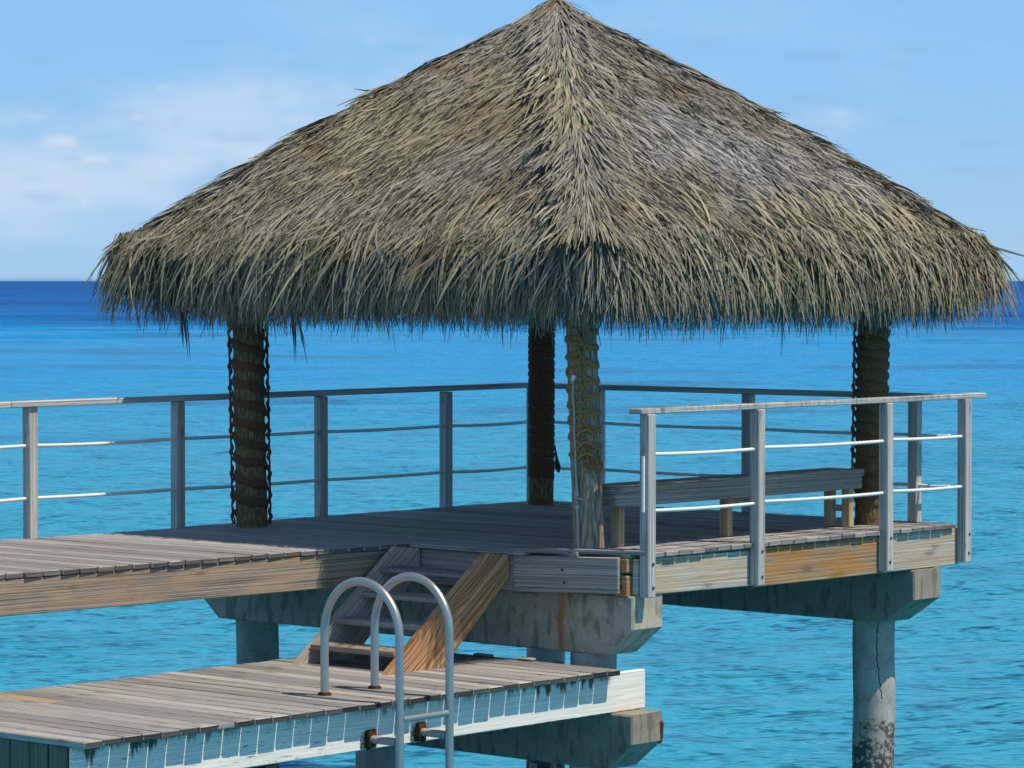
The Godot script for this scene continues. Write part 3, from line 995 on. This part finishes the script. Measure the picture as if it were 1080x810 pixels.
func make_post(t: Node3D, base: Vector2, lean: Vector2, rad: float, kind: int) -> void:
	var g := noise(77 + kind, 2.0, 3)
	var b := MB.new()
	var seg := 28
	var rings := 56
	for k in rings + 1:
		var y := 2.75 * k / rings
		for s in seg + 1:
			var a := TAU * (s % seg) / seg
			var r := rad * (1.0 + 0.05 * g.get_noise_3d(cos(a), y * 0.8, sin(a)) + 0.03 * g.get_noise_3d(cos(a) * 5.0, y * 0.7, sin(a) * 5.0)) * (1.04 - 0.03 * y / 2.7)
			b.vert(post_point(base, lean, y, r, a), Vector3(cos(a), 0, sin(a)), Vector2(float(s) / seg, y))
	for k in rings:
		for s in seg:
			var q: int = k * (seg + 1) + s
			b.face(q, q + 1, q + seg + 2)
			b.face(q, q + seg + 2, q + seg + 1)
	var post := part("post", b.mesh(), M.trunk if kind == 2 else M.trunk_brown, t)
	# outline directions as seen from the landward side: right of the post is (0.66, 0.75)
	var right := atan2(0.749, 0.662)
	var pitch: float = [0.15, 0.062, 0.118, 0.085][kind]
	var low: float = [0.10, 0.22, 0.62, 0.14][kind]
	var bw: float = [0.038, 0.029, 0.017, 0.033][kind]
	var cord: Material = [M.cord_dark, M.cord_dark, M.cord_gold, M.cord][kind]
	# flat palm strip wound round the post
	for way in ([1.0, -1.0] if kind == 2 else [-1.0]):
		var wb := MB.new()
		var turns := (2.3 - low) / pitch
		var m := int(turns * 22)
		var half := bw
		for k in m + 1:
			var a: float = right + way * TAU * k / 22.0 + (0.9 if way < 0 else 0.0)
			var y := 2.3 - pitch * k / 22.0 + 0.022 * g.get_noise_2d(k * 0.05, 3.0) + 0.006 * g.get_noise_2d(k * 0.4, 3.0)
			var slant := 0.35 * pitch
			for e in 4:
				var yo: float = [-1.0, -0.35, 0.35, 1.0][e] * half * (1.0 + 0.45 * g.get_noise_2d(k * 0.12, 60.0))
				var ro: float = [0.002, 0.011, 0.011, 0.002][e] * (0.55 if kind == 1 else 1.0) + (0.004 if way < 0 else 0.0) + 0.003 * g.get_noise_2d(k * 0.9, 40.0)
				var nn: Vector3 = (Vector3(cos(a), 0, sin(a)) + Vector3.UP * [-0.8, -0.2, 0.2, 0.8][e]).normalized()
				wb.vert(post_point(base, lean, y + yo + slant * 0.0, rad * 1.03 + ro, a), nn, Vector2(k * 0.02, e * 0.01))
		for k in m:
			for e in 3:
				var q := k * 4 + e
				wb.face(q, q + 1, q + 5)
				wb.face(q, q + 5, q + 4)
		part("winding", wb.mesh(), cord, post)
	# laced cord that stands off the post in a chain of loops
	for at in ([right + PI * 0.5 + 0.05] if kind == 2 else [right, right + PI] if kind == 0 else [right + PI] if kind == 3 else []):
		for ph in 2:
			var pts := PackedVector3Array()
			var y := 2.3
			var wl := pitch if kind == 2 else 0.085
			while y > (low - 0.05 if kind == 2 else 0.02):
				var p := TAU * y / wl * 0.5 + PI * ph
				var out := rad * 1.04 + (0.012 if kind == 2 else 0.014 + 0.012 * (0.5 + 0.5 * cos(p * 2.0)) + 0.010 * ph)
				var wob := 0.16 * sin(p) + 0.04 * g.get_noise_2d(y * 9.0, ph * 5.0)
				pts.append(post_point(base, lean, y, out + 0.004 * cos(p), at + wob))
				y -= 0.009
			var lb := MB.new()
			lb.tube(pts, [0.0095 if kind == 2 else 0.0075], 6)
			part("lacing", lb.mesh(), cord if kind != 0 else M.cord_dark, post)
		if kind != 2:
			var pts := PackedVector3Array()
			var y := 2.3
			while y > (low - 0.05 if kind == 2 else 0.02):
				pts.append(post_point(base, lean, y, rad * 1.04 + 0.030 + 0.004 * g.get_noise_2d(y * 6.0, 8.0), at + 0.03 * g.get_noise_2d(y * 4.0, 19.0)))
				y -= 0.02
			var lb := MB.new()
			lb.tube(pts, [0.0065], 6)
			part("lacing", lb.mesh(), M.cord_dark, post)
	if kind == 1:    # knotted tail hanging beside the back post
		var pts := PackedVector3Array()
		for k in 9:
			pts.append(post_point(base, lean, 0.52 - 0.03 * k, rad + 0.012 + 0.0045 * k, right))
		var tb := MB.new()
		tb.tube(pts, [0.008, 0.008, 0.009, 0.011, 0.014, 0.02, 0.026, 0.022, 0.008], 8)
		part("cord_tail", tb.mesh(), M.cord_dark, post)
	if kind == 2:
		var facing := right + PI * 0.5
		# thin conduit with a tap and its clamp
		var pts := PackedVector3Array()
		for k in 24:
			pts.append(post_point(base, lean, 0.005 + 1.24 * k / 23.0, rad * 1.06 + 0.014, facing + 0.62 + 0.02 * sin(k * 1.3)))
		var cb := MB.new()
		cb.tube(pts, [0.0085], 8)
		part("conduit", cb.mesh(), M.steel_old, post)
		var tap := MB.new()
		for y in [0.40, 0.415, 0.31]:
			tap.tube(PackedVector3Array([post_point(base, lean, y, rad * 1.06 + 0.014, facing + 0.62), post_point(base, lean, y + 0.03, rad * 1.06 + 0.018, facing + 0.60)]), [0.018], 10)
		tap.tube(PackedVector3Array([post_point(base, lean, 0.385, rad * 1.06, facing + 0.85), post_point(base, lean, 0.385, rad * 1.06 + 0.02, facing + 0.62), post_point(base, lean, 0.38, rad * 1.06 + 0.03, facing + 0.3)]), [0.011], 8)
		part("tap", tap.mesh(), M.steel, post)
		var cap := MB.new()
		cap.tube(PackedVector3Array([post_point(base, lean, 1.235, rad * 1.06 + 0.014, facing + 0.62), post_point(base, lean, 1.275, rad * 1.06 + 0.02, facing + 0.50)]), [0.013, 0.02], 8)
		part("conduit_end", cap.mesh(), M.rope, post)
		# frayed knot where the winding ends
		for k in 16:
			var a := facing + rng.randf_range(-0.9, 0.25)
			var y := 0.70 + rng.randf_range(-0.05, 0.10)
			var fp := PackedVector3Array()
			for j in 7:
				fp.append(post_point(base, lean, y - j * rng.randf_range(0.01, 0.03), rad * 1.05 + 0.02 + 0.012 * sin(j * 1.2 + k), a - j * rng.randf_range(0.02, 0.10)))
			var fb := MB.new()
			fb.tube(fp, [0.006, 0.0055, 0.005, 0.004, 0.003], 5)
			part("frayed_strand", fb.mesh(), M.cord_gold, post)
		for y in [0.66, 0.74, 0.83]:
			var lp := PackedVector3Array()
			for j in 15:
				var u := j / 14.0
				lp.append(post_point(base, lean, y + 0.05 * sin(u * PI), rad * 1.05 + 0.012 + 0.02 * sin(u * PI), facing + 0.5 - u * 1.1))
			var kb := MB.new()
			kb.tube(lp, [0.013], 8)
			part("knot", kb.mesh(), M.cord_gold, post)


# one palm strip: bends from `dir` under its own weight; returns nothing, writes into `b`
func leaf(b: MB, root: Vector3, dir: Vector3, nrm: Vector3, length: float, width: float, sag: float, col: Color, segs: int, tip := 0.25, curl := 0.0) -> void:
	var d := dir
	var p := root
	var k0 := b.v.size()
	var step := length / segs
	b.tint = col
	for k in segs + 1:
		var u := float(k) / segs
		var side := d.cross(nrm).normalized()
		var nn := side.cross(d)
		var w := width * 0.5 * (lerpf(0.75, 1.0, minf(u * 3.0, 1.0)) if u < 0.5 else lerpf(1.0, tip, (u - 0.5) * 2.0))
		b.v.append(p - side * w); b.v.append(p + side * w)
		b.n.append(nn - side * 0.35); b.n.append(nn + side * 0.35)
		b.uv.append(Vector2(0, u)); b.uv.append(Vector2(1, u))
		b.c.append(col); b.c.append(col)
		d = (d + Vector3.DOWN * sag * (0.4 + u) + side * curl).normalized()
		p += d * step
	for k in segs:
		var q := k0 + k * 2
		b.i.append(q); b.i.append(q + 3); b.i.append(q + 1)
		b.i.append(q); b.i.append(q + 2); b.i.append(q + 3)


func thatch_color(p: Vector3, g: FastNoiseLite, eave: float) -> Color:
	var tan_ := Color(0.275, 0.245, 0.17)
	var grey := Color(0.25, 0.238, 0.21)
	var silver := Color(0.40, 0.385, 0.385)
	var brown := Color(0.20, 0.145, 0.085)
	var olive := Color(0.24, 0.225, 0.14)
	var c := tan_.lerp(grey, clampf(0.5 + 1.6 * g.get_noise_3d(p.x * 0.6, p.y * 0.9, p.z * 0.6), 0.0, 1.0))
	c = c.lerp(brown, clampf(1.6 * (g.get_noise_3d(p.x * 1.3 + 20.0, p.y * 1.6, p.z * 1.3) - 0.12), 0.0, 0.7))
	# silvery sun-bleached patch on the front-right slope
	if p.z > absf(p.x):
		var q := Vector2((p.x + 0.0) / 1.75, (p.y - 3.0 + 0.12 * p.x) / 0.42)
		c = c.lerp(silver, clampf(1.15 - q.length() + 0.9 * g.get_noise_3d(p.x * 1.1, p.y * 2.0, p.z), 0.0, 0.9))
	c = c.lerp(olive if rng.randf() < 0.6 else tan_, eave * 0.5)
	var f := rng.randf()
	c *= 0.46 + 0.72 * f + (0.3 if rng.randf() < 0.05 else 0.0)
	c.a = 1.0
	return c


func make_roof(t: Node3D) -> void:
	var g := noise(606, 1.0, 3)
	var apex := Vector3(0, roof_y(0.0), 0)
	var slope := Vector2(EAVE, roof_y(1.0) - roof_y(0.0)).normalized()
	# solid core under the leaves
	var core := MB.new()
	core.tint = Color(0.24, 0.20, 0.135)
	var outs := [Vector3(-1, 0, 0), Vector3(0, 0, 1), Vector3(1, 0, 0), Vector3(0, 0, -1)]
	var N := 10
	for o: Vector3 in outs:
		var l := Vector3(-o.z, 0, o.x)
		for k in N:
			var ka := float(k) / N
			var kb := float(k + 1) / N
			var ya := roof_y(ka) - 0.085
			var yb := roof_y(kb) - 0.085
			var e := 2.33
			var nn := (o * -slope.y + Vector3.UP * slope.x).normalized()
			core.quad(o * ka * e - l * ka * e + Vector3.UP * ya, o * ka * e + l * ka * e + Vector3.UP * ya, o * kb * e + l * kb * e + Vector3.UP * yb, o * kb * e - l * kb * e + Vector3.UP * yb, nn)
			core.quad(o * ka * e * 0.93 - l * ka * e * 0.93 + Vector3.UP * (ya - 0.16), o * ka * e * 0.93 + l * ka * e * 0.93 + Vector3.UP * (ya - 0.16), o * kb * e * 0.93 + l * kb * e * 0.93 + Vector3.UP * (yb - 0.16), o * kb * e * 0.93 - l * kb * e * 0.93 + Vector3.UP * (yb - 0.16), -nn)
		var y1 := roof_y(1.0) - 0.085
		core.quad(o * 2.33 - l * 2.33 + Vector3.UP * y1, o * 2.33 + l * 2.33 + Vector3.UP * y1, o * 2.24 + l * 2.24 + Vector3.UP * 1.93, o * 2.24 - l * 2.24 + Vector3.UP * 1.93, o)
		core.quad(o * 2.15 - l * 2.15 + Vector3.UP * (y1 - 0.16), o * 2.15 + l * 2.15 + Vector3.UP * (y1 - 0.16), o * 2.24 + l * 2.24 + Vector3.UP * 1.93, o * 2.24 - l * 2.24 + Vector3.UP * 1.93, -o)
	var roof := part("roof", core.mesh(), M.thatch, t, Vector3(-0.036, 0, -0.041))
	# rafters and ring beams that carry it
	for o: Vector3 in outs:
		var l := Vector3(-o.z, 0, o.x)
		board("ring_beam", o * 1.75 - l * 1.9 + Vector3.UP * 2.55, o * 1.75 + l * 1.9 + Vector3.UP * 2.55, 0.14, 0.1, M.beam, roof)
		var hip := (o + l)
		board("rafter", Vector3.UP * 3.82 + hip * 0.05, hip * 2.2 + Vector3.UP * 2.13, 0.1, 0.08, M.beam, roof)

	# leaves of the four slopes
	var b := MB.new()
	for o: Vector3 in outs:
		var l := Vector3(-o.z, 0, o.x)
		var nn := (o * -slope.y + Vector3.UP * slope.x).normalized()
		var down := (o * slope.x + Vector3.UP * slope.y).normalized()
		var seen := o.x < -0.5 or o.z > 0.5
		var count := 31000 if seen else 6000
		for q in count:
			var k := sqrt(rng.randf()) * 0.985
			var tt := rng.randf_range(-1, 1)
			var across := tt * k * EAVE
			var near_hip := smoothstep(0.55, 1.0, absf(tt)) * signf(tt)
			var bump := 0.045 * g.get_noise_3d(across * 1.2 + o.x * 9.0, k * 4.0, o.z * 5.0)
			var p: Vector3 = o * k * EAVE + l * across + Vector3.UP * (roof_y(k) - 0.055 + bump)
			var d := (down + l * (near_hip * 0.2 + rng.randfn(0.0, 0.20)) + nn * rng.randf_range(0.02, 0.15)).normalized()
			var roll := rng.randfn(0.0, 0.55)
			var nr := nn.rotated(d, roll)
			var eave := smoothstep(0.80, 0.98, k)
			leaf(b, p, d, nr, rng.randf_range(0.13, 0.31) + 0.08 * eave, rng.randf_range(0.008, 0.017), rng.randf_range(0.05, 0.16) + 0.10 * eave, thatch_color(p, g, eave), 3, 0.3, rng.randfn(0.0, 0.10))
	# hips: leaves laid over the ridges, fanning to both sides
	for h in 4:
		var o: Vector3 = outs[h]
		var hip: Vector3 = (o + outs[(h + 1) % 4])
		var hd := (hip * EAVE + Vector3.UP * (roof_y(1.0) - roof_y(0.0))).normalized()
		var hn := (hip.normalized() * 0.5 + Vector3.UP).normalized()
		var hs := hd.cross(hn).normalized()
		for q in (500 if h == 2 else 4200 if h == 0 else 1300):
			var k := pow(rng.randf(), 0.7) * 0.99
			var off := rng.randfn(0.0, 0.085 if h == 0 else 0.05)
			var p := hip * k * EAVE + Vector3.UP * (roof_y(k) - (0.02 if h == 0 else 0.065) - absf(off) * (0.42 if h == 0 else 0.54) + 0.03 * g.get_noise_2d(k * 9.0, h * 7.0)) + hs * off
			var d := (hd + hs * (off * 3.4 + rng.randfn(0.0, 0.16)) + hn * rng.randf_range(0.05, 0.26)).normalized()
			var eave := smoothstep(0.82, 0.98, k)
			leaf(b, p, d, hn.rotated(d, rng.randfn(0.0, 0.5)), rng.randf_range(0.18, 0.36), rng.randf_range(0.010, 0.020), rng.randf_range(0.06, 0.18) + 0.08 * eave, thatch_color(p, g, eave), 3, 0.3)
	# topknot
	for q in 260:
		var a := rng.randf() * TAU
		var o := Vector3(cos(a), 0, sin(a))
		var p := Vector3.UP * (roof_y(0.0) + rng.randf_range(-0.12, -0.03)) + o * rng.randf_range(0.0, 0.08)
		leaf(b, p, (o + Vector3.UP * rng.randf_range(-0.7, -0.15)).normalized(), Vector3.UP, rng.randf_range(0.12, 0.28), rng.randf_range(0.012, 0.024), 0.22, thatch_color(p, g, 0.0), 3, 0.3)
	var tp := part("thatch", b.mesh(), M.thatch, roof)
	tp.set_meta("kind", "stuff")

	# hanging fringe under the eaves: layers from the inside out
	var f := MB.new()
	for h in 4:
		var o: Vector3 = outs[h]
		var l := Vector3(-o.z, 0, o.x)
		var nn := (o * -slope.y + Vector3.UP * slope.x).normalized()
		var seen := o.x < -0.5 or o.z > 0.5
		for q in (7500 if seen else 2600):
			var r := rng.randf()
			var inset := lerpf(-0.06, 0.30, r)                 # outermost leaves first
			var e := EAVE - inset
			var tt := rng.randf_range(-1.0, 1.0)
			var clump := g.get_noise_2d(tt * 22.0 + h * 50.0, r * 2.0)
			if r < 0.55 and g.get_noise_2d(tt * 13.0 + h * 31.0, 77.0) < -0.28 and rng.randf() < 0.75:
				continue
			var across := tt * (e + 0.02)
			# a gap where the outer leaves have slipped beside the front corner
			if o.x < -0.5 and inset < 0.15 and across > 1.55 and across < 2.02 and rng.randf() < 0.85:
				continue
			var corner := smoothstep(0.86, 1.0, absf(tt)) * signf(tt)
			var root_y := roof_y(minf(1.0, e / EAVE)) - 0.03 - maxf(0.0, inset) * 0.25
			var p := o * e + l * across + Vector3.UP * (root_y + rng.randf_range(-0.03, 0.02))
			var tip_y := lerpf(1.88, 1.71, r) + 0.16 * clump + rng.randfn(0.0, 0.05)
			var length := (root_y - tip_y) * 1.06 + 0.04
			var d := (o * rng.randf_range(0.1, 0.6) * (1.0 - 0.85 * r) + Vector3.DOWN * (0.55 + r) + l * (rng.randfn(0.0, 0.16) + corner * 0.45)).normalized()
			var sag := rng.randf_range(0.20, 0.42)
			var face_up := 0.15
			if r < 0.42:      # outermost course: springs out over the lip before it droops
				d = (o * rng.randf_range(0.35, 0.8) + Vector3.DOWN * 0.8 + l * (rng.randfn(0.0, 0.2) + corner * 0.3)).normalized()
				sag = rng.randf_range(0.26, 0.45)
				face_up = 0.5
				tip_y = rng.randf_range(1.70, 1.98) + 0.14 * clump
				length = (root_y - tip_y) * 1.12 + 0.05
			leaf(f, p, d, (o + Vector3.UP * face_up).rotated(d, rng.randfn(0.0, 0.5)).normalized(), length, rng.randf_range(0.010, 0.021), sag, thatch_color(p, g, 0.8), 6, 0.22, rng.randfn(0.0, 0.11))
	# stragglers
	for q in 260:
		var h := rng.randi() % 2
		var o: Vector3 = outs[h]
		var l := Vector3(-o.z, 0, o.x)
		var tt := rng.randf_range(-1.0, 1.0)
		var p := o * (EAVE - rng.randf_range(0.0, 0.25)) + l * tt * EAVE + Vector3.UP * rng.randf_range(1.75, 1.95)
		leaf(f, p, (Vector3.DOWN + l * rng.randfn(0.0, 0.5) + o * rng.randfn(0.1, 0.2)).normalized(), o, rng.randf_range(0.12, 0.26), 0.008, 0.05, thatch_color(p, g, 0.8) * 0.8, 3, 0.2)
	# tufts at the corners, blown outwards
	for h in 4:
		var hip: Vector3 = (outs[h] + outs[(h + 1) % 4])
		var hx := hip.normalized()
		for q in 200:
			var p := hip * (EAVE - rng.randf_range(0.0, 0.16)) + Vector3.UP * (roof_y(1.0) - rng.randf_range(0.0, 0.14))
			var d := (hx * rng.randf_range(0.2, 0.8) + Vector3.DOWN * rng.randf_range(0.4, 1.0) + Vector3(rng.randfn(0.0, 0.35), 0, rng.randfn(0.0, 0.35))).normalized()
			leaf(f, p, d, (Vector3.UP + hx * 0.4).normalized(), rng.randf_range(0.16, 0.36), rng.randf_range(0.010, 0.018), rng.randf_range(0.35, 0.6), thatch_color(p, g, 0.8), 5, 0.2)
	var fp := part("eave_fringe", f.mesh(), M.thatch, roof)
	fp.set_meta("kind", "stuff")

	# the 300 largest single leaves: on the near hip and the front corner of the eave
	var forms := []
	for k in 14:
		var lb := MB.new()
		leaf(lb, Vector3.ZERO, Vector3(0, 0.06, 1).normalized(), Vector3.UP.rotated(Vector3(0, 0, 1), rng.randf_range(-0.5, 0.5)), rng.randf_range(0.32, 0.46), rng.randf_range(0.014, 0.024), rng.randf_range(0.10, 0.22), Color(0.27, 0.235, 0.16) * rng.randf_range(0.7, 1.2), 5, 0.25)
		forms.append(lb.mesh())
	var hip: Vector3 = outs[0] + outs[1]
	for q in 300:
		var p: Vector3
		var d: Vector3
		var up: Vector3
		if q < 150:
			var k := rng.randf_range(0.25, 0.97)
			var off := rng.randfn(0.0, 0.12)
			var side := Vector3(1, 0, 1).normalized()
			p = hip * k * EAVE + side * off + Vector3.UP * (roof_y(k) + 0.005 - absf(off) * 0.45)
			d = (hip.normalized() * 1.41 + Vector3.UP * -0.76 + side * (off * 3.2 + rng.randfn(0.0, 0.15)) + Vector3.UP * 0.10).normalized()
			up = Vector3.UP
		else:
			var o: Vector3 = outs[0] if q % 2 == 0 else outs[1]
			var l := Vector3(-o.z, 0, o.x)
			var k := rng.randf_range(0.84, 0.99)
			var near := 1.0 if o == outs[0] else -1.0
			var across := near * rng.randf_range(-0.75, 0.95) * k * EAVE
			if o == outs[0] and across * signf(l.z) > 1.45 and across * signf(l.z) < 2.05:
				continue
			p = o * k * EAVE + l * across * (signf(l.z) if o == outs[0] else signf(l.x)) + Vector3.UP * (roof_y(k) + 0.012)
			d = (o + Vector3.UP * -0.72 + l * rng.randfn(0.0, 0.2)).normalized()
			up = (o * 0.6 + Vector3.UP).normalized()
		var x := up.cross(d).normalized()
		part("palm_leaf", forms[rng.randi() % 14], M.thatch, roof, p, Basis(x, d.cross(x), d))
	# two whole leaflets that have slipped and hang below the fringe
	for a in [Vector2(-1.76, 1.74), Vector2(-0.53, 1.72)]:
		for j in 5:
			var lb := MB.new()
			leaf(lb, Vector3(0, 0, 0), Vector3(rng.randfn(0, 0.04), -1, 0.14 + rng.randfn(0, 0.05)).normalized(), Vector3(-1, 0, 0), rng.randf_range(0.24, 0.42), 0.016 if j else 0.034, 0.02, Color(0.07, 0.06, 0.045), 4, 0.1)
			part("drooping_leaf", lb.mesh(), M.thatch, roof, Vector3(-2.38, a.y, a.x + j * 0.016 - 0.05))
